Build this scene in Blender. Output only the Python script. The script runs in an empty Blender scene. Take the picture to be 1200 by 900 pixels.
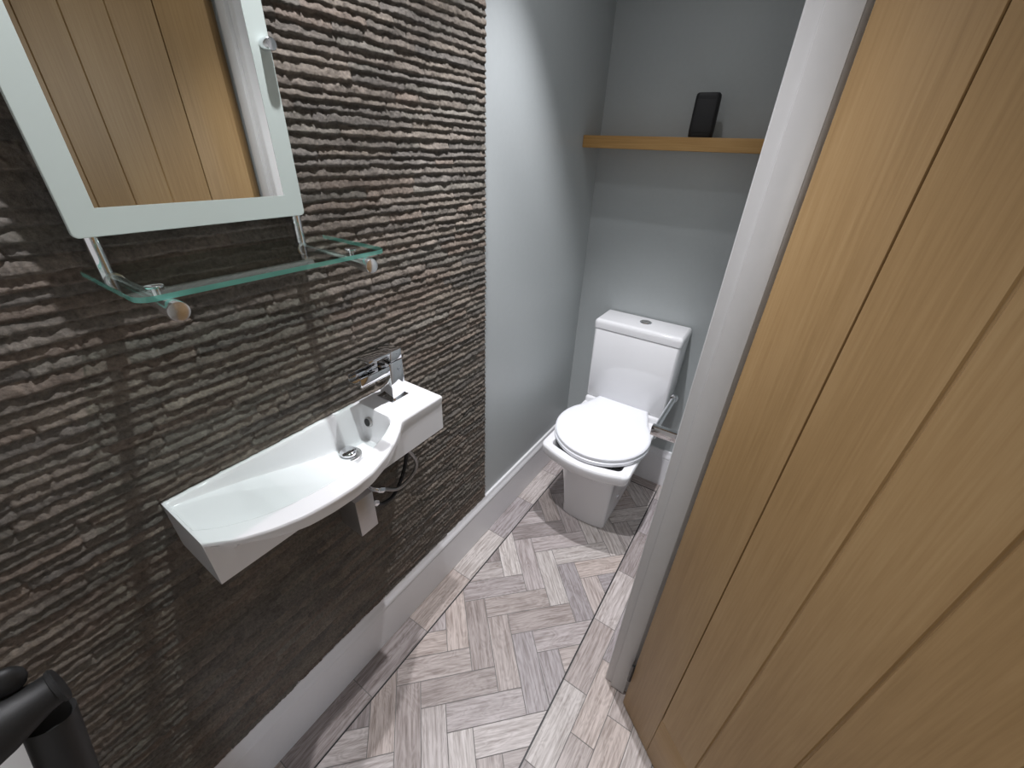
import bpy, bmesh, math, random
import numpy as np
from mathutils import Vector, Matrix, noise

S = bpy.context.scene
COL = S.collection
R = math.radians

# ------------------------------------------------------------------ camera, world, lights, exposure
cam_data = bpy.data.cameras.new('camera')
cam = bpy.data.objects.new('camera', cam_data)
COL.objects.link(cam)
cam_data.sensor_fit = 'HORIZONTAL'
cam_data.sensor_width = 36.0
cam_data.lens = 36.0 * 478.0 / 1200.0
cam_data.clip_start = 0.02
_Z = -Vector(((567 - 600) / 478, -(1275 - 450) / 478, -1)).normalized()
_Y = Vector(((962 - 600) / 478, -(187 - 450) / 478, -1)).normalized()
_Y = (_Y - _Z * _Y.dot(_Z)).normalized()
_X = _Y.cross(_Z)
rot = Matrix((_X, _Y, _Z))          # rows are the room axes seen from the camera
cam.matrix_world = Matrix.Translation((0, 0, 1.38)) @ rot.to_4x4()
S.camera = cam

S.view_settings.view_transform = 'Standard'
S.view_settings.look = 'None'
S.view_settings.gamma = 1.0
S.view_settings.use_curve_mapping = False
S.view_settings.exposure = 0.0

world = bpy.data.worlds.new('world')
S.world = world
world.use_nodes = True
world.node_tree.nodes['Background'].inputs[0].default_value = (0.90, 0.92, 1.0, 1)
world.node_tree.nodes['Background'].inputs[1].default_value = 0.25


def area_light(name, loc, size, power, color, spread=180, aim=None):
    d = bpy.data.lights.new(name, 'AREA')
    d.shape = 'DISK'
    d.size = size
    d.energy = power
    d.color = color
    d.spread = R(spread)
    o = bpy.data.objects.new(name, d)
    o.location = loc
    if aim is not None:
        o.rotation_euler = (Vector(aim) - Vector(loc)).to_track_quat('-Z', 'Y').to_euler()
    COL.objects.link(o)
    return o


CEIL = 2.25
COOL = (0.96, 0.955, 1.0)
WARM = (1.0, 0.98, 0.95)


def spot_light(name, loc, half, blend, power, color, radius=0.012, aim=None):
    d = bpy.data.lights.new(name, 'SPOT')
    d.energy = power
    d.color = color
    d.spot_size = R(2 * half)
    d.spot_blend = blend
    d.shadow_soft_size = radius
    o = bpy.data.objects.new(name, d)
    o.location = loc
    if aim is not None:
        o.rotation_euler = (Vector(aim) - Vector(loc)).to_track_quat('-Z', 'Y').to_euler()
    COL.objects.link(o)
    return o


LA = (-0.41, 0.98, CEIL - 0.012)
LB = (-0.45, 0.42, CEIL - 0.012)
spot_light('downlight_toilet_beam', LA, 31, 0.6, 78.0, COOL)
area_light('downlight_toilet_spill', LA, 0.035, 1.2, COOL, 125)
spot_light('downlight_basin_beam', LB, 39, 0.55, 52.0, COOL)
area_light('downlight_basin_spill', LB, 0.035, 1.8, COOL, 125)
area_light('hall_door_fill', (0.20, -1.22, 1.50), 0.55, 6.8, WARM, 170, aim=(0.25, 0.45, 0.9))  # unseen fill light added in the hall to brighten the oak door
spot_light('hall_skirting_fill', (1.18, -0.17, 0.95), 13, 0.9, 17.0, (0.76, 0.85, 1.0), 0.06, aim=(-0.70, 0.00, 0.14))  # unseen cool fill added in the hall, cone narrowed onto the lower left skirting

# ------------------------------------------------------------------ helpers


def tag(o, label=None, cat=None, group=None, kind=None):
    if label: o['label'] = label
    if cat: o['category'] = cat
    if group: o['group'] = group
    if kind: o['kind'] = kind
    return o


def empty(name, loc=(0, 0, 0), rz=0.0):
    o = bpy.data.objects.new(name, None)
    o.empty_display_size = 0.05
    o.location = loc
    o.rotation_euler = (0, 0, rz)
    COL.objects.link(o)
    return o


def link(name, bm, mats, parent=None, smooth=None):
    me = bpy.data.meshes.new(name)
    bmesh.ops.recalc_face_normals(bm, faces=bm.faces[:])
    if smooth is not None:
        for f in bm.faces: f.smooth = True
        for e in bm.edges:
            if len(e.link_faces) == 2 and e.calc_face_angle(0) > R(smooth):
                e.smooth = False
    bm.to_mesh(me)
    bm.free()
    if not isinstance(mats, (list, tuple)): mats = [mats]
    for m in mats: me.materials.append(m)
    o = bpy.data.objects.new(name, me)
    COL.objects.link(o)
    if parent: o.parent = parent
    return o


def box(bm, x0, x1, y0, y1, z0, z1, bev=0.0, seg=2, mat=0):
    b = bmesh.new()
    bmesh.ops.create_cube(b, size=1)
    for v in b.verts:
        v.co = Vector((x0 + (v.co.x + .5) * (x1 - x0), y0 + (v.co.y + .5) * (y1 - y0), z0 + (v.co.z + .5) * (z1 - z0)))
    if bev > 0:
        bmesh.ops.bevel(b, geom=b.edges[:], offset=bev, segments=seg, profile=0.5, affect='EDGES')
    merge(bm, b, mat)


def merge(bm, b, mat=0):
    vm = {}
    for v in b.verts: vm[v] = bm.verts.new(v.co)
    for f in b.faces:
        try:
            nf = bm.faces.new([vm[v] for v in f.verts])
            nf.material_index = mat
            nf.smooth = f.smooth
        except ValueError:
            pass
    b.free()


def loft(bm, rings, cap0=True, cap1=True, mat=0, closed=True):
    vs = [[bm.verts.new(p) for p in r] for r in rings]
    n = len(rings[0])
    for a, b in zip(vs[:-1], vs[1:]):
        for i in range(n if closed else n - 1):
            j = (i + 1) % n
            f = bm.faces.new((a[i], a[j], b[j], b[i]))
            f.material_index = mat
    if cap0: bm.faces.new(vs[0][::-1]).material_index = mat
    if cap1: bm.faces.new(vs[-1]).material_index = mat
    return vs


def frame_for(d):
    d = d.normalized()
    a = Vector((0, 0, 1)) if abs(d.z) < 0.9 else Vector((1, 0, 0))
    u = d.cross(a).normalized()
    return u, d.cross(u).normalized()


def tube(bm, pts, r, n=20, mat=0, cap=True):
    pts = [Vector(p) for p in pts]
    rr = r if isinstance(r, (list, tuple)) else [r] * len(pts)
    d0 = (pts[1] - pts[0])
    u, v = frame_for(d0)
    rings = []
    for i, p in enumerate(pts):
        if i == 0: d = pts[1] - pts[0]
        elif i == len(pts) - 1: d = pts[-1] - pts[-2]
        else: d = (pts[i + 1] - pts[i]).normalized() + (pts[i] - pts[i - 1]).normalized()
        d.normalize()
        u = (u - d * u.dot(d)).normalized()
        v = d.cross(u)
        rings.append([p + (u * math.cos(2 * math.pi * k / n) + v * math.sin(2 * math.pi * k / n)) * rr[i] for k in range(n)])
    loft(bm, rings, cap, cap, mat)


def lathe(bm, base, axis, prof, n=32, mat=0):
    """prof: list of (distance along the axis, radius)"""
    axis = Vector(axis).normalized()
    u, v = frame_for(axis)
    base = Vector(base)
    rings = [[base + axis * h + (u * math.cos(2 * math.pi * k / n) + v * math.sin(2 * math.pi * k / n)) * max(r, 1e-5) for k in range(n)] for h, r in prof]
    loft(bm, rings, True, True, mat)


def bez(p, n=24):
    """Catmull-Rom through points"""
    p = [Vector(q) for q in p]
    q = [p[0] * 2 - p[1]] + p + [p[-1] * 2 - p[-2]]
    out = []
    for i in range(1, len(q) - 2):
        for k in range(n):
            t = k / n
            a, b, c, d = q[i - 1], q[i], q[i + 1], q[i + 2]
            out.append(0.5 * ((2 * b) + (c - a) * t + (2 * a - 5 * b + 4 * c - d) * t * t + (-a + 3 * b - 3 * c + d) * t ** 3))
    out.append(q[-2])
    return out


def sm(t, a=0.0, b=1.0):
    t = min(max((t - a) / (b - a), 0.0), 1.0)
    return t * t * (3 - 2 * t)


# ------------------------------------------------------------------ materials


def new_mat(name):
    m = bpy.data.materials.new(name)
    m.use_nodes = True
    nt = m.node_tree
    return m, nt, nt.nodes['Principled BSDF']


def simple(name, col, rough=0.5, metal=0.0, coat=0.0, noise_amt=0.0, bump=0.0, scale=40.0, spec=0.5):
    m, nt, p = new_mat(name)
    p.inputs['Base Color'].default_value = (*col, 1)
    p.inputs['Roughness'].default_value = rough
    p.inputs['Metallic'].default_value = metal
    p.inputs['Coat Weight'].default_value = coat
    p.inputs['Coat Roughness'].default_value = 0.05
    p.inputs['Specular IOR Level'].default_value = spec
    tc = nt.nodes.new('ShaderNodeTexCoord')
    nz = nt.nodes.new('ShaderNodeTexNoise')
    nz.inputs['Scale'].default_value = scale
    nz.inputs['Detail'].default_value = 4
    nt.links.new(tc.outputs['Object'], nz.inputs['Vector'])
    if noise_amt > 0:
        mx = nt.nodes.new('ShaderNodeMix')
        mx.data_type = 'RGBA'
        mx.inputs[6].default_value = (*[c * (1 - noise_amt) for c in col], 1)
        mx.inputs[7].default_value = (*[min(1, c * (1 + noise_amt)) for c in col], 1)
        nt.links.new(nz.outputs['Fac'], mx.inputs[0])
        nt.links.new(mx.outputs[2], p.inputs['Base Color'])
    if bump > 0:
        bp = nt.nodes.new('ShaderNodeBump')
        bp.inputs['Strength'].default_value = bump
        bp.inputs['Distance'].default_value = 0.002
        nt.links.new(nz.outputs['Fac'], bp.inputs['Height'])
        nt.links.new(bp.outputs['Normal'], p.inputs['Normal'])
    return m


def wood(name, dark, mid, light, axis, rough=0.45, fine=1.0, bump=0.15):
    """straight grained timber; axis is the grain direction in object space"""
    m, nt, p = new_mat(name)
    L = nt.links
    tc = nt.nodes.new('ShaderNodeTexCoord')
    mp = nt.nodes.new('ShaderNodeMapping')
    sc = [14.0 * fine] * 3
    sc[axis] = 0.9 * fine
    mp.inputs['Scale'].default_value = sc
    L.new(tc.outputs['Object'], mp.inputs['Vector'])
    n1 = nt.nodes.new('ShaderNodeTexNoise')
    n1.inputs['Scale'].default_value = 1.0
    n1.inputs['Detail'].default_value = 3
    n1.inputs['Distortion'].default_value = 0.6
    L.new(mp.outputs[0], n1.inputs['Vector'])
    mp2 = nt.nodes.new('ShaderNodeMapping')
    sc2 = [190.0 * fine] * 3
    sc2[axis] = 6.0 * fine
    mp2.inputs['Scale'].default_value = sc2
    L.new(tc.outputs['Object'], mp2.inputs['Vector'])
    n2 = nt.nodes.new('ShaderNodeTexNoise')
    n2.inputs['Scale'].default_value = 1.0
    n2.inputs['Detail'].default_value = 6
    n2.inputs['Roughness'].default_value = 0.6
    L.new(mp2.outputs[0], n2.inputs['Vector'])
    mm = nt.nodes.new('ShaderNodeMath')
    mm.operation = 'MULTIPLY_ADD'
    mm.inputs[1].default_value = 0.55
    L.new(n2.outputs['Fac'], mm.inputs[0])
    m3 = nt.nodes.new('ShaderNodeMath')
    m3.operation = 'MULTIPLY'
    m3.inputs[1].default_value = 0.45
    L.new(n1.outputs['Fac'], m3.inputs[0])
    L.new(m3.outputs[0], mm.inputs[2])
    cr = nt.nodes.new('ShaderNodeValToRGB')
    e = cr.color_ramp.elements
    e[0].position = 0.32; e[0].color = (*dark, 1)
    e[1].position = 0.68; e[1].color = (*light, 1)
    k = cr.color_ramp.elements.new(0.5); k.color = (*mid, 1)
    L.new(mm.outputs[0], cr.inputs[0])
    L.new(cr.outputs[0], p.inputs['Base Color'])
    p.inputs['Roughness'].default_value = rough
    bp = nt.nodes.new('ShaderNodeBump')
    bp.inputs['Strength'].default_value = bump
    bp.inputs['Distance'].default_value = 0.001
    L.new(n2.outputs['Fac'], bp.inputs['Height'])
    L.new(bp.outputs['Normal'], p.inputs['Normal'])
    return m


M = {}
M['paint'] = simple('grey_blue_paint', (0.43, 0.458, 0.458), 0.36, noise_amt=0.03, bump=0.05, scale=90)
M['ceiling'] = simple('ceiling_paint', (0.78, 0.78, 0.77), 0.8, noise_amt=0.02)
M['hall'] = simple('hall_paint', (0.62, 0.62, 0.60), 0.7, noise_amt=0.02, bump=0.05, scale=90)
M['gloss_white'] = simple('white_gloss_paint', (0.78, 0.78, 0.79), 0.30, noise_amt=0.02, bump=0.04, scale=60)
M['frame_paint'] = simple('frame_paint', (0.54, 0.535, 0.53), 0.34, noise_amt=0.03, bump=0.06, scale=50)
M['porcelain'] = simple('white_porcelain', (0.84, 0.84, 0.85), 0.10, coat=0.4, noise_amt=0.01, scale=8)
M['plastic'] = simple('white_plastic', (0.86, 0.87, 0.90), 0.28, noise_amt=0.01, scale=8)
M['chrome'] = simple('chrome', (0.80, 0.81, 0.83), 0.06, metal=1.0, noise_amt=0.02, scale=5)
M['chrome_dull'] = simple('dull_chrome', (0.55, 0.54, 0.53), 0.42, metal=1.0, noise_amt=0.06, scale=80)
M['chrome_satin'] = simple('satin_chrome', (0.82, 0.82, 0.83), 0.24, metal=1.0, noise_amt=0.03, scale=60)
M['steel'] = simple('aged_steel', (0.10, 0.10, 0.10), 0.4, metal=1.0, noise_amt=0.1)
M['dark'] = simple('dark_recess', (0.01, 0.01, 0.01), 0.5, noise_amt=0.1)
M['black'] = simple('black_plastic', (0.010, 0.010, 0.011), 0.6, noise_amt=0.1, bump=0.05, scale=300)
M['black_satin'] = simple('black_satin_tube', (0.009, 0.009, 0.009), 0.55, noise_amt=0.1, scale=120)
M['frost'] = simple('frosted_glass_border', (0.60, 0.68, 0.645), 0.35, noise_amt=0.01, scale=20)
M['mirror'] = simple('silvered_mirror', (0.86, 0.88, 0.86), 0.003, metal=1.0, noise_amt=0.003, scale=3)
M['braid'] = simple('braided_hose', (0.30, 0.29, 0.28), 0.32, metal=1.0, noise_amt=0.35, bump=0.3, scale=700)
M['grout'] = simple('grout', (0.21, 0.20, 0.19), 0.9, noise_amt=0.08, scale=200)
M['inlay'] = simple('black_inlay_strip', (0.015, 0.013, 0.013), 0.5, noise_amt=0.1)
M['oak'] = wood('oak_veneer', (0.275, 0.170, 0.072), (0.336, 0.213, 0.096), (0.392, 0.262, 0.126), 2, rough=0.45, fine=1.1)
M['oak_shelf'] = wood('oak_shelf', (0.30, 0.155, 0.045), (0.42, 0.235, 0.075), (0.50, 0.30, 0.11), 0, rough=0.5)


def floor_mat():
    m, nt, p = new_mat('wood_look_tile')
    L = nt.links
    uv = nt.nodes.new('ShaderNodeUVMap'); uv.uv_map = 'UVMap'
    at = nt.nodes.new('ShaderNodeAttribute'); at.attribute_name = 'tone'
    mp = nt.nodes.new('ShaderNodeMapping'); mp.inputs['Scale'].default_value = (9, 130, 1)
    L.new(uv.outputs[0], mp.inputs['Vector'])
    n1 = nt.nodes.new('ShaderNodeTexNoise'); n1.inputs['Scale'].default_value = 1; n1.inputs['Detail'].default_value = 6; n1.inputs['Roughness'].default_value = 0.65
    L.new(mp.outputs[0], n1.inputs['Vector'])
    mp2 = nt.nodes.new('ShaderNodeMapping'); mp2.inputs['Scale'].default_value = (5, 22, 1)
    L.new(uv.outputs[0], mp2.inputs['Vector'])
    n2 = nt.nodes.new('ShaderNodeTexNoise'); n2.inputs['Scale'].default_value = 1; n2.inputs['Detail'].default_value = 2; n2.inputs['Distortion'].default_value = 1.5
    L.new(mp2.outputs[0], n2.inputs['Vector'])
    w = nt.nodes.new('ShaderNodeMath'); w.operation = 'SINE'
    w0 = nt.nodes.new('ShaderNodeMath'); w0.operation = 'MULTIPLY'; w0.inputs[1].default_value = 60
    L.new(n2.outputs['Fac'], w0.inputs[0]); L.new(w0.outputs[0], w.inputs[0])
    a = nt.nodes.new('ShaderNodeMath'); a.operation = 'MULTIPLY_ADD'; a.inputs[1].default_value = 0.045
    L.new(w.outputs[0], a.inputs[0]); L.new(n1.outputs['Fac'], a.inputs[2])
    cr = nt.nodes.new('ShaderNodeValToRGB')
    e = cr.color_ramp.elements
    e[0].position = 0.30; e[0].color = (0.50, 0.455, 0.43, 1)
    e[1].position = 0.62; e[1].color = (1.12, 1.12, 1.13, 1)
    L.new(a.outputs[0], cr.inputs[0])
    mx = nt.nodes.new('ShaderNodeMix'); mx.data_type = 'RGBA'; mx.blend_type = 'MULTIPLY'; mx.inputs[0].default_value = 1
    L.new(at.outputs['Color'], mx.inputs[6]); L.new(cr.outputs[0], mx.inputs[7])
    L.new(mx.outputs[2], p.inputs['Base Color'])
    p.inputs['Roughness'].default_value = 0.42
    bp = nt.nodes.new('ShaderNodeBump'); bp.inputs['Strength'].default_value = 0.25; bp.inputs['Distance'].default_value = 0.001
    L.new(n1.outputs['Fac'], bp.inputs['Height']); L.new(bp.outputs['Normal'], p.inputs['Normal'])
    return m


M['tile'] = floor_mat()


def stone_mat():
    m, nt, p = new_mat('split_stone')
    L = nt.links
    at = nt.nodes.new('ShaderNodeAttribute'); at.attribute_name = 'tone'
    tc = nt.nodes.new('ShaderNodeTexCoord')
    n1 = nt.nodes.new('ShaderNodeTexNoise'); n1.inputs['Scale'].default_value = 170; n1.inputs['Detail'].default_value = 6; n1.inputs['Roughness'].default_value = 0.7
    L.new(tc.outputs['Object'], n1.inputs['Vector'])
    cr = nt.nodes.new('ShaderNodeValToRGB')
    e = cr.color_ramp.elements
    e[0].position = 0.30; e[0].color = (0.55, 0.55, 0.56, 1)
    e[1].position = 0.72; e[1].color = (1.35, 1.33, 1.30, 1)
    L.new(n1.outputs['Fac'], cr.inputs[0])
    mx = nt.nodes.new('ShaderNodeMix'); mx.data_type = 'RGBA'; mx.blend_type = 'MULTIPLY'; mx.inputs[0].default_value = 1
    L.new(at.outputs['Color'], mx.inputs[6]); L.new(cr.outputs[0], mx.inputs[7])
    L.new(mx.outputs[2], p.inputs['Base Color'])
    p.inputs['Roughness'].default_value = 0.72
    p.inputs['Specular IOR Level'].default_value = 0.35
    bp = nt.nodes.new('ShaderNodeBump'); bp.inputs['Strength'].default_value = 0.8; bp.inputs['Distance'].default_value = 0.0025
    L.new(n1.outputs['Fac'], bp.inputs['Height']); L.new(bp.outputs['Normal'], p.inputs['Normal'])
    return m


M['stone'] = stone_mat()


def thin_glass(name, tint, refl=1.0):
    m = bpy.data.materials.new(name)
    m.use_nodes = True
    nt = m.node_tree
    nt.nodes.remove(nt.nodes['Principled BSDF'])
    out = nt.nodes['Material Output']
    tr = nt.nodes.new('ShaderNodeBsdfTransparent'); tr.inputs[0].default_value = (*tint, 1)
    gl = nt.nodes.new('ShaderNodeBsdfGlossy'); gl.inputs['Roughness'].default_value = 0.01
    fr = nt.nodes.new('ShaderNodeFresnel'); fr.inputs[0].default_value = 1.5
    mu = nt.nodes.new('ShaderNodeMath'); mu.operation = 'MULTIPLY'; mu.inputs[1].default_value = refl
    mx = nt.nodes.new('ShaderNodeMixShader')
    geo = nt.nodes.new('ShaderNodeNewGeometry')
    fro = nt.nodes.new('ShaderNodeMath'); fro.operation = 'SUBTRACT'; fro.inputs[0].default_value = 1.0
    m2 = nt.nodes.new('ShaderNodeMath'); m2.operation = 'MULTIPLY'
    nt.links.new(geo.outputs['Backfacing'], fro.inputs[1])
    nt.links.new(fr.outputs[0], mu.inputs[0]); nt.links.new(mu.outputs[0], m2.inputs[0]); nt.links.new(fro.outputs[0], m2.inputs[1])
    nt.links.new(m2.outputs[0], mx.inputs[0])
    nt.links.new(tr.outputs[0], mx.inputs[1]); nt.links.new(gl.outputs[0], mx.inputs[2])
    nt.links.new(mx.outputs[0], out.inputs[0])
    return m


M['glass'] = thin_glass('clear_glass', (0.90, 0.95, 0.93))
M['glass_edge'] = simple('green_glass_edge', (0.24, 0.74, 0.63), 0.08, coat=0.6, noise_amt=0.25, scale=30)
_nt = M['glass_edge'].node_tree
_tr = _nt.nodes.new('ShaderNodeBsdfTransparent'); _tr.inputs[0].default_value = (0.55, 0.90, 0.80, 1)
_mx = _nt.nodes.new('ShaderNodeMixShader'); _mx.inputs[0].default_value = 0.35
_nt.links.new(_nt.nodes['Principled BSDF'].outputs[0], _mx.inputs[1]); _nt.links.new(_tr.outputs[0], _mx.inputs[2])
_nt.links.new(_mx.outputs[0], _nt.nodes['Material Output'].inputs[0])

# ------------------------------------------------------------------ room dimensions (metres)
XW = -0.704      # left wall
XR = -0.056      # right wall of the toilet room
YB = 1.647       # back wall
YN = -0.154      # near end wall
YS = 0.933       # end of the stone cladding
J = 0.690        # far door jamb
JN = -0.075      # near door jamb
HALL_X = 1.25
HALL_Y0, HALL_Y1 = -1.3, 1.75
HEAD = 1.93

rnd = random.Random(7)

# ------------------------------------------------------------------ structure


def slab(name, *ext, mat, label, cat, bev=0):
    bm = bmesh.new()
    box(bm, *ext, bev=bev)
    return tag(link(name, bm, mat), label, cat, kind='structure')


slab('wall_left', XW - 0.10, XW, YN - 0.1, YB + 0.1, 0, CEIL, mat=M['paint'], label='grey blue painted wall on the left, bare beside the toilet', cat='wall')
slab('wall_back', XW, XR + 0.1, YB, YB + 0.10, 0, CEIL, mat=M['paint'], label='grey blue painted wall behind the toilet and oak shelf', cat='wall')
slab('wall_near', XW, XR, YN - 0.1, YN, 0, CEIL, mat=M['ceiling'], label='white end wall behind the black tubular rail', cat='wall')
slab('ceiling', XW - 0.1, HALL_X + 0.1, HALL_Y0 - 0.1, HALL_Y1 + 0.1, CEIL, CEIL + 0.05, mat=M['ceiling'], label='white ceiling over toilet room and hall', cat='ceiling')
bm = bmesh.new()
box(bm, XR, XR + 0.095, J + 0.02, YB, 0, CEIL)
box(bm, XR, XR + 0.095, YN - 0.1, JN - 0.02, 0, CEIL)
box(bm, XR, XR + 0.095, JN - 0.02, J + 0.02, HEAD + 0.02, CEIL)
tag(link('wall_right', bm, M['paint']), 'grey blue painted wall on the right with the doorway', 'wall', kind='structure')
slab('wall_hall_far', XR + 0.095, HALL_X, HALL_Y1, HALL_Y1 + 0.1, 0, CEIL, mat=M['hall'], label='pale hall wall beyond the open oak door', cat='wall')
slab('wall_hall_near', XR, HALL_X, HALL_Y0 - 0.1, HALL_Y0, 0, CEIL, mat=M['hall'], label='pale hall wall behind the viewer', cat='wall')
slab('wall_hall_right', HALL_X, HALL_X + 0.1, HALL_Y0, HALL_Y1, 0, CEIL, mat=M['hall'], label='pale hall wall facing the doorway', cat='wall')
slab('wall_hall_left', XR, XR + 0.095, HALL_Y0, YN - 0.1, 0, CEIL, mat=M['hall'], label='pale hall wall beside the doorway near the viewer', cat='wall')

# door frame
bm = bmesh.new()
JW0, JW1 = -0.068, 0.0085
box(bm, JW0, JW1, J + 0.010, J + 0.032, 0.004, HEAD + 0.02, 0.0012)            # far jamb liner
box(bm, -0.0486, -0.0098, J, J + 0.0115, 0.004, HEAD, 0.0015)                    # door stop
box(bm, JW0, 0.03, JN - 0.025, JN - 0.003, 0.004, HEAD + 0.02, 0.0012)
box(bm, -0.0486, -0.0098, JN - 0.004, JN + 0.008, 0.004, HEAD, 0.0015)
box(bm, JW0, 0.03, JN - 0.025, J + 0.032, HEAD, HEAD + 0.022, 0.0012)
# architraves on the room side and on the hall side
for x0, x1 in ((-0.0695, XR + 0.001),):
    box(bm, x0, x1, J + 0.0105, J + 0.068, 0.0, HEAD + 0.07, 0.003)
    box(bm, x0, x1, JN - 0.068, JN - 0.006, 0.0, HEAD + 0.07, 0.003)
    box(bm, x0, x1, JN - 0.006, J + 0.012, HEAD + 0.012, HEAD + 0.07, 0.003)
for x0, x1 in ((0.022, 0.036),):
    box(bm, x0, x1, J + 0.045, J + 0.11, 0.0, HEAD + 0.07, 0.003)
    box(bm, x0, x1, JN - 0.068, JN - 0.006, 0.0, HEAD + 0.07, 0.003)
tag(link('trim_1', bm, M['frame_paint'], smooth=40), 'white painted door frame with stop bead beside the oak door', 'door frame', kind='structure')


def skirting(name, p0, p1, nrm, label):
    """moulded skirting from p0 to p1, projecting along nrm"""
    prof = [(0, 0), (0.0155, 0), (0.0165, 0.002), (0.0165, 0.152), (0.0150, 0.155), (0.0150, 0.158), (0.0175, 0.161), (0.0175, 0.165),
            (0.0150, 0.172), (0.0115, 0.178), (0.0095, 0.184), (0.0090, 0.191), (0.0075, 0.1945), (0, 0.1955)]
    bm = bmesh.new()
    n = Vector(nrm)
    rings = [[Vector((p[0], p[1], 0)) + n * a + Vector((0, 0, b)) for a, b in prof] for p in (p0, p1)]
    loft(bm, rings)
    return tag(link(name, bm, M['gloss_white'], smooth=25), label, 'skirting board', kind='structure')


skirting('baseboard_left', (XW, YN), (XW, YB), (1, 0, 0), 'white moulded skirting board below the stone cladding')
skirting('baseboard_back', (XW, YB), (XR, YB), (0, -1, 0), 'white moulded skirting board behind the toilet')
skirting('baseboard_right', (XR, J + 0.068), (XR, YB), (-1, 0, 0), 'white moulded skirting board on the right wall beside the toilet')

# ------------------------------------------------------------------ floor of wood-look tiles
LP, WP = 0.2225, 0.0693
XL0, XL1 = -0.6035, -0.1735      # black inlay lines
YBK = 1.577


def clip(poly, axis, val, keep_greater):
    out = []
    for i in range(len(poly)):
        a, b = poly[i], poly[(i + 1) % len(poly)]
        ia = (a[axis] >= val) if keep_greater else (a[axis] <= val)
        ib = (b[axis] >= val) if keep_greater else (b[axis] <= val)
        if ia: out.append(a)
        if ia != ib:
            t = (val - a[axis]) / (b[axis] - a[axis])
            out.append(tuple(a[k] + t * (b[k] - a[k]) for k in range(4)))
    return out


planks = []      # (polygon of (x, y, u, v), tone)


def tone():
    base = rnd.choice([(0.42, 0.37, 0.345), (0.36, 0.315, 0.295), (0.48, 0.44, 0.42), (0.31, 0.275, 0.265), (0.40, 0.36, 0.35), (0.45, 0.39, 0.355), (0.34, 0.31, 0.31), (0.50, 0.465, 0.44)])
    k = rnd.uniform(1.10, 1.30)
    return tuple(c * k for c in base)


def add_plank(corner, du, dv, length, width, cl=None):
    g = 0.0011
    ou, ov = rnd.uniform(0, 50), rnd.uniform(0, 50)
    poly = []
    for a, b in ((g, g), (length - g, g), (length - g, width - g), (g, width - g)):
        poly.append((corner[0] + du[0] * a + dv[0] * b, corner[1] + du[1] * a + dv[1] * b, ou + a, ov + b))
    if cl:
        for ax, val, gr in cl:
            poly = clip(poly, ax, val, gr)
            if len(poly) < 3: return
    planks.append((poly, tone()))


q = math.sqrt(0.5)
U, V = (q, q), (q, -q)
O = (-0.521, 0.3802)
inside = [(0, XL0 + 0.002, True), (0, XL1 - 0.002, False), (1, HALL_Y0, True), (1, YBK - 0.002, False)]
for j in range(-8, 8):
    for k in range(-22, 22):
        u0, v0 = k * WP + j * LP, k * WP - j * LP
        for (a, b, du, dv) in ((u0, v0, U, V), (u0, v0 + WP, V, U)):
            c = (O[0] + a * U[0] + b * V[0], O[1] + a * U[1] + b * V[1])
            if -1.3 < c[0] < 0.5 and -0.8 < c[1] < 2.2:
                add_plank(c, du, dv, LP, WP, inside)


def run(x0, x1, y_first, ymin, ymax):
    y = y_first
    while y > ymin: y -= LP + 0.002
    while y < ymax:
        add_plank((x0, y), (0, 1), (1, 0), LP + 0.002, x1 - x0, [(1, ymin, True), (1, ymax, False)])
        y += LP + 0.002


run(XW - 0.01, XL0 - 0.002, 0.497, HALL_Y0, YB)
run(XL1 + 0.002, -0.097, 0.628, HALL_Y0, YB)
xx, off = -0.097, 0.523
while xx < HALL_X:
    run(xx, xx + WP, off, HALL_Y0, HALL_Y1)
    xx += WP
    off += 0.094
x = XL0
while x < XL1:
    add_plank((x, YBK + 0.002), (1, 0), (0, 1), LP, YB - YBK, [(0, XL1 - 0.002, False)])
    x += LP

bm = bmesh.new()
uvl = bm.loops.layers.uv.new('UVMap')
cl = bm.loops.layers.float_color.new('tone')


def flat(poly, z, mat, col):
    f = bm.faces.new([bm.verts.new((p[0], p[1], z)) for p in poly])
    f.material_index = mat
    for lp, p in zip(f.loops, poly):
        lp[uvl].uv = (p[2], p[3]) if len(p) > 3 else (p[0], p[1])
        lp[cl] = (*col, 1)


flat([(XW - 0.1, HALL_Y0 - .1), (HALL_X + .1, HALL_Y0 - .1), (HALL_X + .1, HALL_Y1 + .1), (XW - 0.1, HALL_Y1 + .1)], -0.0008, 1, (.3, .3, .3))
for poly, col in planks: flat(poly, 0.0, 0, col)
for a, b, c, d in ((XL0 - 0.002, XL0 + 0.002, HALL_Y0, YBK), (XL1 - 0.002, XL1 + 0.002, HALL_Y0, YBK), (XL0 - 0.002, XL1 + 0.002, YBK - 0.002, YBK + 0.002)):
    flat([(a, c), (b, c), (b, d), (a, d)], 0.0001, 2, (0, 0, 0))
fl = link('floor', bm, [M['tile'], M['grout'], M['inlay']])
tag(fl, 'floor of grey brown wood look tiles laid herringbone with black inlay lines', 'floor', kind='structure')

# ------------------------------------------------------------------ split-face stone cladding


def vnoise(x, y, seed):
    """2-D value noise on arrays"""
    xi, yi = np.floor(x).astype(np.int64), np.floor(y).astype(np.int64)
    xf, yf = x - xi, y - yi
    xf = xf * xf * (3 - 2 * xf); yf = yf * yf * (3 - 2 * yf)

    def h(a, b):
        n = (a * 374761393 + b * 668265263 + seed * 982451653) & 0x7fffffff
        n = ((n ^ (n >> 13)) * 1274126177) & 0x7fffffff
        n = n ^ (n >> 16)
        return (n & 0xffff) / 65535.0
    return (h(xi, yi) * (1 - xf) + h(xi + 1, yi) * xf) * (1 - yf) + (h(xi, yi + 1) * (1 - xf) + h(xi + 1, yi + 1) * xf) * yf


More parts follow.
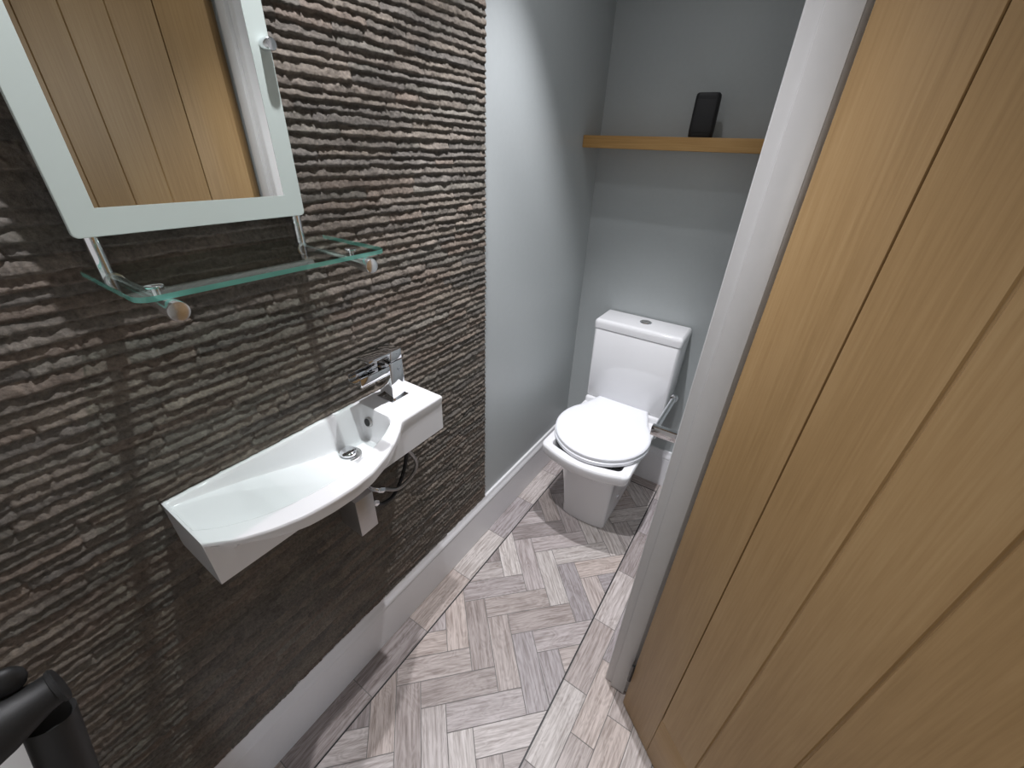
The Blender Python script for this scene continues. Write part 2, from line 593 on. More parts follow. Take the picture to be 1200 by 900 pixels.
def build_stone():
    z0, z1 = 0.1965, CEIL
    ys = np.linspace(YN + 0.001, YS, 620)
    zs = np.concatenate([np.arange(z0, 1.72, 0.0020), np.arange(1.72, z1, 0.0045), [z1]])
    Yg, Zg = np.meshgrid(ys, zs)
    pr = random.Random(3)
    # courses of uneven height
    zr = [z0]
    while zr[-1] < z1: zr.append(zr[-1] + pr.choice([0.0142, 0.0152, 0.0160, 0.0168, 0.0178]))
    zr = np.array(zr)
    Zw = Zg + 0.0030 * (vnoise(Yg * 8, Zg * 60, 5) - 0.5) + 0.0022 * (vnoise(Yg * 45, Zg * 80, 6) - 0.5) + 0.0018 * (vnoise(Yg * 120, Zg * 90, 8) - 0.5)
    row = np.clip(np.searchsorted(zr, Zw, side='right') - 1, 0, len(zr) - 2)
    t = np.clip((Zw - zr[row]) / (zr[row + 1] - zr[row]), 0, 1)
    # stones along each course
    depth = np.zeros_like(Yg); tint = np.zeros(Yg.shape + (3,)); gap = np.ones_like(Yg); lean = np.zeros_like(Yg)
    tones = [(0.158, 0.136, 0.114), (0.138, 0.122, 0.104), (0.172, 0.148, 0.122), (0.126, 0.114, 0.100), (0.160, 0.130, 0.106), (0.146, 0.134, 0.114)]
    for r in range(len(zr) - 1):
        m = row == r
        if not m.any(): continue
        cuts = [YN - pr.uniform(0, 0.2)]
        while cuts[-1] < YS: cuts.append(cuts[-1] + pr.choice([0.06, 0.09, 0.12, 0.16, 0.22, 0.28]))
        cuts = np.array(cuts)
        yy = Yg[m]
        s = np.clip(np.searchsorted(cuts, yy, side='right') - 1, 0, len(cuts) - 2)
        dp = np.array([pr.uniform(0.0048, 0.0066) for _ in cuts])
        ln = np.array([pr.uniform(-0.3, 0.3) for _ in cuts])
        tn = np.array([np.array(pr.choice(tones)) * pr.uniform(0.85, 1.12) for _ in cuts])
        depth[m] = dp[s]; tint[m] = tn[s]; lean[m] = ln[s]
        dist = np.minimum(yy - cuts[s], cuts[s + 1] - yy)
        gap[m] = np.clip(dist / 0.0022, 0.6, 1)
    # each course: narrow undercut below, full nose, then a long sloping top
    nose = 0.24 + 0.16 * (vnoise(Yg * 60, row * 7.3, 11) - 0.5)
    up = np.clip(t / 0.13, 0, 1); up = up * up * (3 - 2 * up)
    top = np.where(t > nose, 1 - (t - nose) / (1 - nose), 1.0)
    prof = up * (0.22 + 0.78 * np.clip(top, 0, 1) ** 0.8)
    def ridge(n): return 1 - np.abs(2 * n - 1)
    rough = (0.40 + 0.34 * vnoise(Yg * 40, row * 3.1 + t * 0.7, 21) + 0.42 * ridge(vnoise(Yg * 66, row * 5.7 + t * 0.9, 22))
             + 0.26 * ridge(vnoise(Yg * 150, row * 9.1 + t * 1.4, 24)) + 0.12 * vnoise(Yg * 360, Zg * 300, 23))
    X = XW + 0.003 + depth * gap * prof * rough + 0.0006 * vnoise(Yg * 400, Zg * 400, 31)
    X[:, -1] = XW + 0.001
    nz, ny = Yg.shape
    co = np.stack([X, Yg, Zg], -1).reshape(-1, 3)
    idx = np.arange(nz * ny).reshape(nz, ny)
    a, b, c, d = idx[:-1, :-1], idx[:-1, 1:], idx[1:, 1:], idx[1:, :-1]
    quads = np.stack([a, d, c, b], -1).reshape(-1, 4)[:, ::-1]
    me = bpy.data.meshes.new('stone_cladding')
    me.vertices.add(len(co)); me.vertices.foreach_set('co', co.ravel())
    me.loops.add(quads.size); me.loops.foreach_set('vertex_index', quads.ravel().astype(np.int32))
    me.polygons.add(len(quads)); me.polygons.foreach_set('loop_start', np.arange(0, quads.size, 4, dtype=np.int32))
    me.update(calc_edges=True)
    mott = 0.80 + 0.40 * vnoise(Yg * 35, row * 2.2 + t, 41)
    colr = np.ones((nz * ny, 4), dtype=np.float32)
    colr[:, :3] = (tint * mott[..., None]).reshape(-1, 3)
    at = me.color_attributes.new('tone', 'FLOAT_COLOR', 'POINT')
    at.data.foreach_set('color', colr.ravel())
    me.polygons.foreach_set('use_smooth', np.ones(len(quads), dtype=bool))
    me.materials.append(M['stone'])
    me.validate()
    o = bpy.data.objects.new('wall_left_stone', me)
    COL.objects.link(o)
    tag(o, 'dark brown split stone cladding in thin courses behind the basin and mirror', 'stone cladding', kind='structure')


build_stone()

# ------------------------------------------------------------------ oak door
HX, HY = -0.003, 0.668
ANG = 51.6
door = empty('door_1', (HX, HY, 0), R(90 - ANG) * -1)      # local +x runs along the door, local +y is its far side
tag(door, 'open oak boarded door with vertical grooves on the right', 'door', kind='structure')
DW, DT, DZ0, DZ1 = 0.700, 0.040, 0.008, 1.905


def grooved_face(bm, x0, x1, z0, z1, grooves, half=0.0028, dep=0.003):
    xs = [(x0, 0.0)]
    for g in grooves: xs += [(g - half, 0.0), (g - half * 0.45, dep), (g + half * 0.45, dep), (g + half, 0.0)]
    xs.append((x1, 0.0))
    pr = [(x, y) for x, y in xs] + [(x1, DT), (x0, DT)]
    rings = [[Vector((x, y, z)) for x, y in pr] for z in (z0, z1)]
    loft(bm, rings)


RAIL = 0.195
STILE = 0.118
bm = bmesh.new(); box(bm, 0.0, STILE - 0.0014, 0, DT, DZ0, DZ1, 0.0012); link('stile', bm, M['oak'], door, 40)
bm = bmesh.new(); box(bm, DW - STILE, DW, 0, DT, DZ0, DZ1, 0.0012); link('stile', bm, M['oak'], door, 40)
bm = bmesh.new(); grooved_face(bm, STILE + 0.0014, DW - STILE - 0.0012, RAIL + 0.001, DZ1 - 0.118, [0.2235, 0.3265, 0.4295, 0.5325]); link('boarded_panel', bm, M['oak'], door)
M['oak_rail'] = wood('oak_rail', (0.275, 0.170, 0.072), (0.336, 0.213, 0.096), (0.392, 0.262, 0.126), 0, rough=0.45, fine=1.1)
for a, b in ((DZ0, RAIL - 0.0002), (DZ1 - 0.1175, DZ1)):
    bm = bmesh.new(); box(bm, STILE - 0.0004, DW - STILE, 0, DT, a, b, 0.0008); link('rail', bm, M['oak_rail'], door, 40)
bm = bmesh.new(); box(bm, STILE - 0.004, DW - STILE + 0.004, 0.006, DT - 0.004, DZ0 + 0.02, DZ1 - 0.02); link('core', bm, M['inlay'], door)
for z in (0.125, 1.68):
    bm = bmesh.new()
    tube(bm, [(-0.0045, -0.002, z), (-0.0045, -0.002, z + 0.075)], 0.0042, 12)
    box(bm, -0.006, 0.0015, -0.0005, 0.030, z, z + 0.075)
    link('hinge', bm, M['steel'], door, 40)
bm = bmesh.new()
for yy in (-1, 1):
    base = 0.0 if yy < 0 else DT
    box(bm, 0.612, 0.652, min(base, base + yy * 0.008), max(base, base + yy * 0.008), 0.92, 1.08, 0.002)
    tube(bm, bez([(0.632, base + yy * 0.004, 1.0), (0.632, base + yy * 0.04, 1.0), (0.615, base + yy * 0.052, 1.0), (0.52, base + yy * 0.052, 1.0)], 6), 0.009, 14)
link('handle', bm, M['chrome'], door, 40)

# ------------------------------------------------------------------ basin
ZR = 0.881
basin = empty('wash_basin', (XW, 0.34, 0.785))
tag(basin, 'white porcelain wall hung basin with curved front on the stone cladding', 'basin')
BO = Vector((XW, 0.34, 0.785))
OUT = [(0.0872, -0.5640), (0.0950, -0.5555), (0.1186, -0.5323), (0.1589, -0.5084), (0.1992, -0.4934), (0.2437, -0.4856), (0.2850, -0.4835), (0.3243, -0.4873),
       (0.3698, -0.5024), (0.4080, -0.5216), (0.4400, -0.5425), (0.4580, -0.5575), (0.4625, -0.5612), (0.5000, -0.5618), (0.5860, -0.5618)]
oy = np.array([p[0] for p in OUT]); ox = np.array([p[1] for p in OUT])


def outer(y):
    return float(np.interp(y, oy, ox))


def outer_s(y):
    w = 0.005 if y < 0.42 else 0.0016
    return sum(outer(y + d) for d in (-1.6 * w, -0.8 * w, 0, 0.8 * w, 1.6 * w)) / 5 if 0.10 < y < 0.57 else outer(y)


XF = -0.5645
ZB = 0.785
WALLX = XW + 0.006


def bowl(x, y):
    """depth of the bowl below the rim"""
    o = outer_s(y)
    inner = o - 0.041 + 0.010 * sm(y, 0.33, 0.44)
    d = 0.006 + 0.074 * sm((y - 0.095) / 0.34, -0.10, 1.05)
    back = WALLX + 0.009
    s1 = sm(x, back, back + 0.006 + 0.22 * d)
    s2 = 1 - sm(x, inner - 0.008 - 0.25 * d, inner + 0.003)
    s3 = 1 - sm(y, 0.442, 0.457)
    s4 = sm(y, 0.089, 0.094)
    return d * s1 * s2 * s3 * s4


bm = bmesh.new()
ysb = sorted(set([0.0872, 0.0885, 0.0905, 0.093, 0.095] + list(np.linspace(0.098, 0.43, 70)) + list(np.linspace(0.434, 0.462, 15)) + list(np.linspace(0.470, 0.578, 10)) + [0.5815, 0.5845, 0.586]))
NX = 120
rings = []
for y in ysb:
    o = outer_s(y)
    endr = 0.0
    if y > 0.5785: endr = 0.0022 * (1 - math.sqrt(max(0, 1 - ((y - 0.5785) / 0.0076) ** 2)))
    if y < 0.0900: endr = 0.0012 * (0.0900 - y) / 0.0028
    lip = 0.012 + 0.017 * sm(y, 0.087, 0.22) if o > XF + 0.004 else 0.020
    xl = max(o - 0.005, XF)
    prof = [(WALLX, ZB), (XF - 0.004, ZB), (XF, ZB + 0.004)]
    zu = min(0.838, ZR - lip - 0.010)
    prof += [(XF, zu), (max(xl - 0.012, XF), ZR - lip - 0.003), (xl, ZR - lip), (o, ZR - 0.0060), (o - 0.0006, ZR - 0.0030), (o - 0.0022, ZR - 0.0008)]
    for k in range(NX):
        x = (o - 0.0050) + (WALLX - (o - 0.0050)) * k / (NX - 1)
        prof.append((x, ZR - bowl(x, y)))
    rings.append([Vector((p[0], y, p[1] - endr if p[1] > ZR - 0.012 else p[1])) - BO for p in prof])
loft(bm, rings)
link('basin_body', bm, M['porcelain'], basin, 35)
# drain and overflow
DX, DY = -0.640, 0.378
DZt = ZR - bowl(DX, DY)
bm = bmesh.new()
lathe(bm, Vector((DX, DY, DZt - 0.002)) - BO, (0, 0, 1), [(0, 0.0262), (0.003, 0.0262), (0.0042, 0.0245), (0.0036, 0.0190), (0.0015, 0.0175)], 36)
dr = link('drain', bm, M['chrome_dull'], basin, 40)
bm = bmesh.new()
lathe(bm, Vector((DX, DY, DZt - 0.001)) - BO, (0, 0, 1), [(0, 0.008), (0.006, 0.008), (0.0065, 0.0165), (0.011, 0.0172), (0.0135, 0.0150), (0.0145, 0.009), (0.0148, 0)], 36)
link('plug', bm, M['chrome'], dr, 40)
bm = bmesh.new()
lathe(bm, Vector((-0.655, 0.4500, 0.846)) - BO, (0, -1, 0.2), [(0, 0.0115), (0.0045, 0.0115), (0.0058, 0.0105), (0.0058, 0.0088)], 28)
ov = link('overflow', bm, M['chrome_dull'], basin, 40)
bm = bmesh.new()
lathe(bm, Vector((-0.655, 0.4480, 0.8465)) - BO, (0, -1, 0.2), [(0, 0.0089), (0.0040, 0.0089)], 24)
link('overflow_hole', bm, M['dark'], ov, 40)

# ------------------------------------------------------------------ tap
tap = empty('tap', (-0.650, 0.522, ZR))
tag(tap, 'square chrome waterfall tap on the basin ledge', 'tap')
TX0, TX1 = -0.672, -0.630
bm = bmesh.new(); box(bm, TX0 - 0.004, TX1 + 0.004, 0.496, 0.546, ZR - 0.001, ZR + 0.003, 0.0008)
for v in bm.verts: v.co -= tap.location
link('base_plate', bm, M['chrome'], tap, 40)
bm = bmesh.new(); box(bm, TX0, TX1, 0.5035, 0.5400, ZR + 0.003, 0.9740, 0.0012)
for v in bm.verts: v.co -= tap.location
link('body', bm, M['chrome'], tap, 40)
# open trough spout
bm = bmesh.new()
y0, y1 = 0.4290, 0.5040
box(bm, TX0, TX1, y0, y1, 0.9500, 0.9530, 0.0006)
box(bm, TX0, TX0 + 0.003, y0, y1, 0.9525, 0.9690, 0.0006)
box(bm, TX1 - 0.003, TX1, y0, y1, 0.9525, 0.9690, 0.0006)
for v in bm.verts: v.co -= tap.location
link('spout', bm, M['chrome'], tap, 40)
bm = bmesh.new(); box(bm, TX0, TX1, 0.5090, 0.5395, 0.9765, 0.9990, 0.0010); box(bm, TX0, TX1, 0.455, 0.5100, 0.9935, 0.9990, 0.0010)
box(bm, TX0 + 0.008, TX1 - 0.008, 0.513, 0.535, 0.9735, 0.977)
for v in bm.verts: v.co -= tap.location
link('lever', bm, M['chrome'], tap, 40)

# ------------------------------------------------------------------ bottle trap and hoses
trap = empty('bottle_trap', (-0.633, 0.368, 0.614))
tag(trap, 'square chrome bottle trap hanging under the basin', 'trap')
bm = bmesh.new(); box(bm, -0.668, -0.600, 0.345, 0.3905, 0.614, 0.717, 0.0015)
for v in bm.verts: v.co -= trap.location
link('trap_body', bm, M['chrome_dull'], trap, 40)
bm = bmesh.new(); lathe(bm, Vector((-0.640, 0.370, 0.717)) - trap.location, (0, 0, 1), [(0, 0.019), (0.004, 0.019), (0.005, 0.016), (0.045, 0.016), (0.046, 0.021), (0.068, 0.021)], 28)
link('inlet_pipe', bm, M['chrome'], trap, 40)
bm = bmesh.new(); box(bm, XW + 0.008, -0.668, 0.352, 0.384, 0.675, 0.705, 0.001)
for v in bm.verts: v.co -= trap.location
link('outlet_pipe', bm, M['chrome'], trap, 40)

HOSES = [([(-0.640, 0.512, 0.786), (-0.643, 0.535, 0.720), (-0.650, 0.565, 0.655), (-0.655, 0.555, 0.615), (-0.660, 0.505, 0.600), (-0.665, 0.462, 0.628)], 'silver grey flexible hose curving from the tap to the upper valve under the basin'),
         ([(-0.662, 0.532, 0.786), (-0.668, 0.555, 0.720), (-0.672, 0.545, 0.640), (-0.675, 0.505, 0.575), (-0.672, 0.462, 0.575), (-0.668, 0.440, 0.598)], 'darker flexible hose looping lowest behind the silver hose under the basin')]
for (pts, lab), mt in zip(HOSES, (M['braid'], M['black'])):
    root = empty('flexible_hose', pts[-1])
    tag(root, lab, 'hose', 'flexible tap hoses under the basin')
    o = Vector(pts[-1])
    bm = bmesh.new(); tube(bm, [Vector(p) - o for p in bez(pts, 12)], 0.0048, 14); link('hose', bm, mt, root, 60)
    d = (Vector(pts[-1]) - Vector(pts[-2])).normalized()
    bm = bmesh.new(); lathe(bm, -d * 0.004, d, [(0, 0.0055), (0.002, 0.0085), (0.016, 0.0085), (0.018, 0.0065), (0.022, 0.0065)], 6); link('hose_nut', bm, M['chrome'], root)
    bm = bmesh.new()
    end = d * 0.020
    tube(bm, [end - d * 0.003, end + Vector((-0.004, -0.006, 0.004)), Vector((XW + 0.006, 0, 0)) + Vector((-o.x, end.y - 0.008, end.z + 0.006))], 0.0065, 12)
    link('valve', bm, M['chrome'], root, 50)

# ------------------------------------------------------------------ mirror on chrome rods
MX = -0.669
mir = empty('wall_mirror', (MX, 0.267, 1.274))
tag(mir, 'tall wall mirror with frosted glass border on chrome rods', 'mirror')
MO = Vector((MX, 0.267, 1.274))
MY0, MY1, MZ0, MZ1 = 0.1268, 0.4075, 1.2742, 1.874
IY0, IY1, IZ0, IZ1 = 0.1558, 0.3797, 1.3044, 1.845


def rrect(y0, y1, z0, z1, r, n=6):
    pts = []
    for cy, cz, a0 in ((y1 - r, z1 - r, 0), (y0 + r, z1 - r, 90), (y0 + r, z0 + r, 180), (y1 - r, z0 + r, 270)):
        for k in range(n + 1):
            a = R(a0 + 90 * k / n)
            pts.append((cy + r * math.cos(a), cz + r * math.sin(a)))
    return pts


bm = bmesh.new()
po = rrect(MY0, MY1, MZ0, MZ1, 0.006)
pi_ = rrect(IY0, IY1, IZ0, IZ1, 0.0006)
ringv = []
for x, pp in ((MX - 0.0055, pi_), (MX - 0.0055, po), (MX - 0.0008, po), (MX, [(y + (0.0008 if y < 0.26 else -0.0008), z + (0.0008 if z < 1.5 else -0.0008)) for y, z in po]), (MX, pi_), (MX - 0.0055, pi_)):
    ringv.append([Vector((x, y, z)) - MO for y, z in pp])
loft(bm, ringv, False, False)
bmesh.ops.remove_doubles(bm, verts=bm.verts[:], dist=1e-6)
link('frosted_border', bm, M['frost'], mir, 30)
bm = bmesh.new(); box(bm, MX - 0.0055, MX - 0.0004, IY0 - 0.0002, IY1 + 0.0002, IZ0 - 0.0002, IZ1 + 0.0002)
for v in bm.verts: v.co -= MO
link('mirror_glass', bm, M['mirror'], mir)
RX = -0.6815
for y in (0.1435, 0.3975):
    bm = bmesh.new(); tube(bm, [Vector((RX, y, 1.222)) - MO, Vector((RX, y, 1.905)) - MO], 0.0078, 18); 
    for z in (1.30, 1.86): tube(bm, [Vector((RX, y, z)) - MO, Vector((XW + 0.004, y, z)) - MO], 0.005, 12)
    rod = link('rod', bm, M['chrome'], mir, 40)
for y in (0.1375, 0.3990):
    for z in (1.4880, 1.7300):
        bm = bmesh.new()
        lathe(bm, Vector((MX - 0.008, y, z)) - MO, (1, 0, 0), [(0, 0.005), (0.0078, 0.005), (0.0082, 0.0074), (0.0240, 0.0078), (0.0255, 0.0068), (0.0258, 0)], 28)
        link('knob', bm, M['chrome'], mir, 35)

# ------------------------------------------------------------------ glass shelf
SZ = 1.2335
shelf = empty('glass_shelf', (-0.676, 0.28, SZ))
tag(shelf, 'clear glass shelf with green edge on two chrome pegs below the mirror', 'shelf')
SO = Vector((-0.676, 0.28, SZ))
X0, X1, Y0, Y1 = -0.6745, -0.5140, 0.1205, 0.4350


def shelf_poly(r=0.016, n=6):
    pts = [(X0, Y0)]
    for cx, cy, a0 in ((X1 - r, Y0 + r, -90), (X1 - r, Y1 - r, 0)):
        for k in range(n + 1):
            a = R(a0 + 90 * k / n)
            pts.append((cx + r * math.cos(a), cy + r * math.sin(a)))
    pts.append((X0, Y1))
    return pts


bm = bmesh.new()
pp = shelf_poly()
loft(bm, [[Vector((x, y, z)) - SO for x, y in pp] for z in (SZ, SZ + 0.0058)])
bm.normal_update()
for f in bm.faces: f.material_index = 0 if abs(f.normal.z) > 0.9 or f.calc_center_median().x < 0.003 else 1
link('glass_panel', bm, [M['glass'], M['glass_edge']], shelf)
for y in (0.1465, 0.3925):
    bm = bmesh.new()
    lathe(bm, Vector((RX, y, SZ - 0.0105)) - SO, (1, 0, 0), [(0, 0.0095), (0.012, 0.0095), (0.0125, 0.0075), (0.158, 0.0075), (0.1585, 0.0100), (0.1790, 0.0108), (0.1815, 0.0100), (0.1826, 0.007), (0.1828, 0)], 28)
    pg = link('peg', bm, M['chrome_satin'], shelf, 35)
    bm = bmesh.new()
    lathe(bm, Vector((-0.545, y, SZ - 0.005)) - SO, (0, 0, 1), [(0, 0.004), (0.0108, 0.004), (0.0112, 0.0085), (0.0130, 0.0085), (0.0140, 0.007), (0.0142, 0)], 24)
    link('shelf_clamp', bm, M['chrome'], pg, 35)

# ------------------------------------------------------------------ toilet
TXC = -0.393
toilet = empty('toilet', (TXC, 1.38, 0))
tag(toilet, 'white close coupled toilet with square pan and round lid', 'toilet')
TO = Vector((TXC, 1.38, 0))


def pan_ring(z, hw, yf, yb, bow, rc=0.03, n=7, m=10, hb=None):
    """rounded rectangle with a bowed front, anticlockwise from the back right"""
    hb = hw if hb is None else hb
    pts = []
    pts.append((hb, yb)); pts.append((-hb, yb))
    pts.append((-hw - (hb - hw) * 0.35, yf + (yb - yf) * 0.55))
    ysd = yf + bow
    for k in range(n + 1):
        a = R(180 + 78 * k / n)
        pts.append((-hw + rc + rc * math.cos(a), ysd + rc + rc * math.sin(a)))
    xa = pts[-1][0]; ya = pts[-1][1]
    for k in range(1, m):
        x = xa + (-2 * xa) * k / m
        pts.append((x, ya - (ya - yf) * (1 - (x / xa) ** 2)))
    for k in range(n, -1, -1):
        a = R(180 + 78 * k / n)
        pts.append((hw - rc - rc * math.cos(a), ysd + rc + rc * math.sin(a)))
    pts.append((hw + (hb - hw) * 0.35, yf + (yb - yf) * 0.55))
    return [Vector((TXC + x, y, z)) - TO for x, y in pts]


bm = bmesh.new()
RZ = 0.405
rings = [pan_ring(0.000, 0.096, 1.212, 1.575, 0.010, 0.016),
         pan_ring(0.035, 0.0965, 1.210, 1.58, 0.010, 0.016),
         pan_ring(0.045, 0.0955, 1.211, 1.585, 0.010, 0.016),
         pan_ring(0.18, 0.104, 1.192, 1.60, 0.012, 0.018),
         pan_ring(0.30, 0.113, 1.168, 1.61, 0.014, 0.022),
         pan_ring(0.325, 0.122, 1.150, 1.615, 0.018, 0.024),
         pan_ring(0.340, 0.140, 1.122, 1.62, 0.024, 0.026),
         pan_ring(0.352, 0.162, 1.090, 1.62, 0.030, 0.028, hb=0.160),
         pan_ring(0.362, 0.170, 1.080, 1.62, 0.032, 0.030, hb=0.164),
         pan_ring(RZ - 0.008, 0.1745, 1.0745, 1.62, 0.033, 0.030, hb=0.168),
         pan_ring(RZ - 0.003, 0.1735, 1.0760, 1.62, 0.033, 0.030, hb=0.167),
         pan_ring(RZ, 0.1705, 1.0790, 1.618, 0.033, 0.030, hb=0.165),
         pan_ring(RZ, 0.1400, 1.1110, 1.46, 0.020, 0.022),
         pan_ring(RZ - 0.004, 0.1380, 1.1130, 1.458, 0.020, 0.022),
         pan_ring(RZ - 0.04, 0.1350, 1.116, 1.455, 0.020, 0.024),
         pan_ring(RZ - 0.14, 0.075, 1.18, 1.42, 0.02, 0.026),
         pan_ring(RZ - 0.19, 0.05, 1.23, 1.38, 0.01, 0.02)]
loft(bm, rings)
box(bm, TXC - 0.168 - TO.x, TXC + 0.168 - TO.x, 1.497 - TO.y, 1.622 - TO.y, 0.33, 0.432, 0.010, 3)
pan = link('pan', bm, M['porcelain'], toilet, 38)
for sx in (1, -1):
    bm = bmesh.new(); lathe(bm, (sx * 0.0995, 1.335 - TO.y, 0.100), (sx, 0, 0), [(0, 0.009), (0.004, 0.009), (0.007, 0.006), (0.0075, 0)], 18)
    link('bolt_cap', bm, M['chrome'], pan, 40)

LC = -0.392 - TXC


def lid_ring(z, grow=0.0, rx=0.184, ry=0.190, yc=1.292, yback=1.517, hb=0.112):
    pts = []
    n = 56
    a_end = math.degrees(math.atan2(0.62, 0.78))
    for k in range(n + 1):
        a = R(180 - a_end + (180 + 2 * a_end) * k / n)
        pts.append((LC - 0.0 + (rx + grow) * math.cos(a), yc - TO.y + (ry + grow) * math.sin(a)))
    pts.append((LC + hb + grow, yback - TO.y + grow - 0.002)); pts.append((LC + hb + grow - 0.003, yback - TO.y + grow))
    pts.append((LC - hb - grow + 0.003, yback - TO.y + grow)); pts.append((LC - hb - grow, yback - TO.y + grow - 0.002))
    return [Vector((x, y, z)) for x, y in pts]


bm = bmesh.new(); loft(bm, [lid_ring(0.4085, -0.004), lid_ring(0.411, 0), lid_ring(0.4235, 0.001), lid_ring(0.426, -0.002)]); link('seat', bm, M['plastic'], toilet, 40)
bm = bmesh.new(); loft(bm, [lid_ring(0.4275, -0.008), lid_ring(0.4295, -0.003), lid_ring(0.4400, -0.001), lid_ring(0.4440, -0.004), lid_ring(0.4458, -0.010), lid_ring(0.4464, -0.022)]); link('lid', bm, M['plastic'], toilet, 40)
for sx in (-1, 1):
    bm = bmesh.new(); tube(bm, [(LC + sx * 0.045, 1.512 - TO.y, 0.423), (LC + sx * 0.100, 1.512 - TO.y, 0.423)], 0.009, 16); link('seat_hinge', bm, M['chrome'], toilet, 40)


def cist_ring(z, x0, x1, yf, r=0.012):
    pts = [(x1, 1.640), (x0, 1.640)]
    for cx, a0 in ((x0 + r, 180), (x1 - r, 270)):
        for k in range(6):
            a = R(a0 + 90 * k / 5)
            pts.append((cx + r * math.cos(a), yf + r + r * math.sin(a)))
    return [Vector((x, y, z)) - TO for x, y in pts]


CX0, CX1 = -0.5665, -0.2180
bm = bmesh.new(); loft(bm, [cist_ring(0.4335, CX0 + 0.006, CX1 - 0.006, 1.5130), cist_ring(0.436, CX0 + 0.004, CX1 - 0.004, 1.511), cist_ring(0.752, CX0 + 0.001, CX1 - 0.001, 1.5010), cist_ring(0.755, CX0 + 0.003, CX1 - 0.003, 1.503)]); cist = link('cistern', bm, M['porcelain'], toilet, 38)
bm = bmesh.new(); loft(bm, [cist_ring(0.7565, CX0 + 0.002, CX1 - 0.002, 1.5015), cist_ring(0.7580, CX0, CX1, 1.4990), cist_ring(0.7800, CX0 - 0.001, CX1 + 0.001, 1.4975), cist_ring(0.7870, CX0 + 0.001, CX1 - 0.001, 1.4990), cist_ring(0.7915, CX0 + 0.004, CX1 - 0.004, 1.5025, 0.010), cist_ring(0.7945, CX0 + 0.008, CX1 - 0.008, 1.5100, 0.008)])
clid = link('cistern_lid', bm, M['porcelain'], toilet, 30)
bm = bmesh.new(); lathe(bm, (-0.386 - TO.x, 1.585 - TO.y, 0.7935), (0, 0, 1), [(0, 0.0235), (0.0025, 0.0235), (0.004, 0.0215), (0.0036, 0.019)], 32)
fb = link('flush_ring', bm, M['chrome'], clid, 40)
for sx in (-1, 1):
    bm = bmesh.new()
    pts = [Vector((-0.386 - TO.x + sx * (0.0006 + 0.0182 * math.cos(R(a))), 1.585 - TO.y + 0.0182 * math.sin(R(a)), 0)) for a in range(-90, 91, 15)]
    loft(bm, [[p + Vector((0, 0, z)) for p in pts] for z in (0.7940, 0.7985)])
    link('flush_button', bm, M['chrome_dull'], fb, 40)

# ------------------------------------------------------------------ toilet roll holder
hold = empty('toilet_roll_holder', (XR, 1.02, 0.70))
tag(hold, 'empty chrome toilet roll holder on the right wall beside the cistern', 'toilet roll holder')
HO = Vector((XR, 1.02, 0.70))
HXr, HZ, HYf, HYb = -0.157, 0.716, 1.000, 1.195
bm = bmesh.new(); box(bm, XR - 0.009, XR, HYf - 0.020, HYf + 0.025, HZ - 0.022, HZ + 0.022, 0.0015)
for v in bm.verts: v.co -= HO
link('wall_plate', bm, M['chrome'], hold, 40)
bm = bmesh.new(); box(bm, HXr - 0.010, XR - 0.008, HYf - 0.008, HYf + 0.012, HZ - 0.018, HZ + 0.010, 0.0012)
for v in bm.verts: v.co -= HO
link('arm', bm, M['chrome'], hold, 40)
bm = bmesh.new(); tube(bm, [Vector((HXr, HYf + 0.010, HZ)) - HO, Vector((HXr, HYb, HZ)) - HO], 0.0075, 18)
lathe(bm, Vector((HXr, HYb - 0.002, HZ)) - HO, (0, 1, 0), [(0, 0.0075), (0.001, 0.011), (0.012, 0.011), (0.014, 0.009)], 20)
link('rod', bm, M['chrome'], hold, 40)

# ------------------------------------------------------------------ oak shelf and the gadget on it
oz0, oz1 = 1.3895, 1.4260
osh = None
bm = bmesh.new(); box(bm, XW + 0.0005, XR - 0.0005, 1.500, YB, oz0, oz1, 0.0015)
OS = Vector((-0.39, 1.57, oz0))
for v in bm.verts: v.co -= OS
o = link('oak_shelf', bm, M['oak_shelf'], None, 40); o.location = OS
tag(o, 'thick oak shelf fixed between the walls above the toilet', 'shelf')

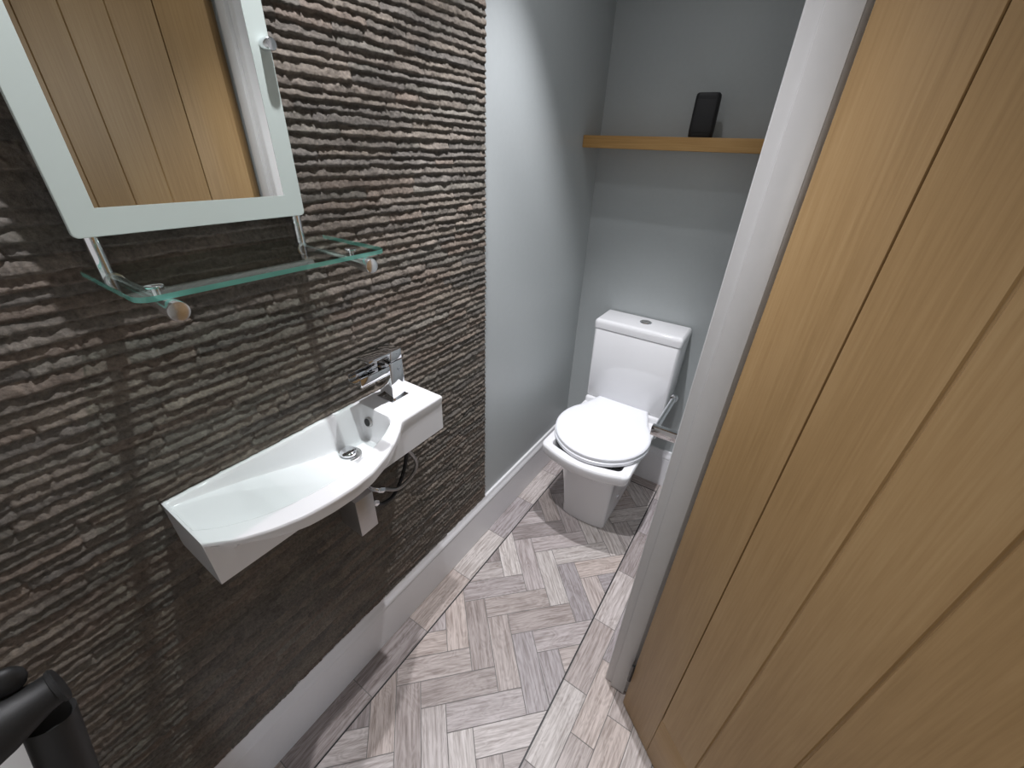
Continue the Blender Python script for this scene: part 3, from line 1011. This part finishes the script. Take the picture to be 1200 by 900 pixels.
spk = empty('speaker', (-0.336, 1.565, oz1), R(6))
tag(spk, 'small black upright speaker standing on the oak shelf', 'speaker')
bm = bmesh.new()
rings = []
for z, k in ((0, 0.90), (0.004, 0.97), (0.02, 1.0), (0.105, 0.97), (0.112, 0.94), (0.1155, 0.84)):
    r = 0.012 * k
    hw, hd = 0.0355 * k, 0.026 * k
    rings.append([Vector((x, y, z)) for x, y in rrect(-hw, hw, -hd, hd, r)])
loft(bm, rings)
link('speaker_body', bm, M['black'], spk, 40)
bm = bmesh.new(); box(bm, -0.028, 0.028, -0.0275, -0.0245, 0.014, 0.098, 0.001); link('grille', bm, M['black'], spk, 40)

# ------------------------------------------------------------------ black tubular rail at the lower left
rail = empty('wall_rail', (-0.45, YN, 0.92))
tag(rail, 'black tubular rail with flanged end and thumb knob at lower left', 'rail')
RO = Vector((-0.45, YN, 0.92))
pa = Vector((-0.45, YN + 0.001, 0.9225)); pb = Vector((-0.45, -0.0715, 0.9260))
d = (pb - pa).normalized()
bm = bmesh.new(); tube(bm, [pa.lerp(pb, k) - RO for k in (0, 0.3, 0.54, 0.72, 0.88, 1)], [0.0305, 0.0290, 0.0255, 0.0205, 0.0165, 0.0155], 28); link('bar', bm, M['black_satin'], rail, 40)
bm = bmesh.new(); lathe(bm, pb - d * 0.001 - RO, d, [(0, 0.0152), (0.0005, 0.0170), (0.0035, 0.0175), (0.0050, 0.0160), (0.0052, 0)], 32); link('end_cap', bm, M['black_satin'], rail, 40)
p0 = Vector((-0.45, -0.0868, 0.8980)); p1 = Vector((-0.400, -0.1525, 0.580))
bm = bmesh.new(); tube(bm, [p0 - RO, p1 - RO], 0.0185, 28); post = link('post', bm, M['black_satin'], rail, 40)
bm = bmesh.new(); tube(bm, [Vector((-0.400, YN, 0.575)) - RO, Vector((-0.400, YN + 0.006, 0.575)) - RO], 0.035, 28); link('wall_flange', bm, M['black_satin'], post, 40)
bm = bmesh.new()
b = bmesh.new(); bmesh.ops.create_uvsphere(b, u_segments=24, v_segments=14, radius=1.0)
for v in b.verts: v.co = Vector((v.co.x * 0.009, v.co.y * 0.013, v.co.z * 0.015)) + Vector((-0.462, -0.0905, 0.9540)) - RO
merge(bm, b)
link('thumb_knob', bm, M['black_satin'], rail, 60)
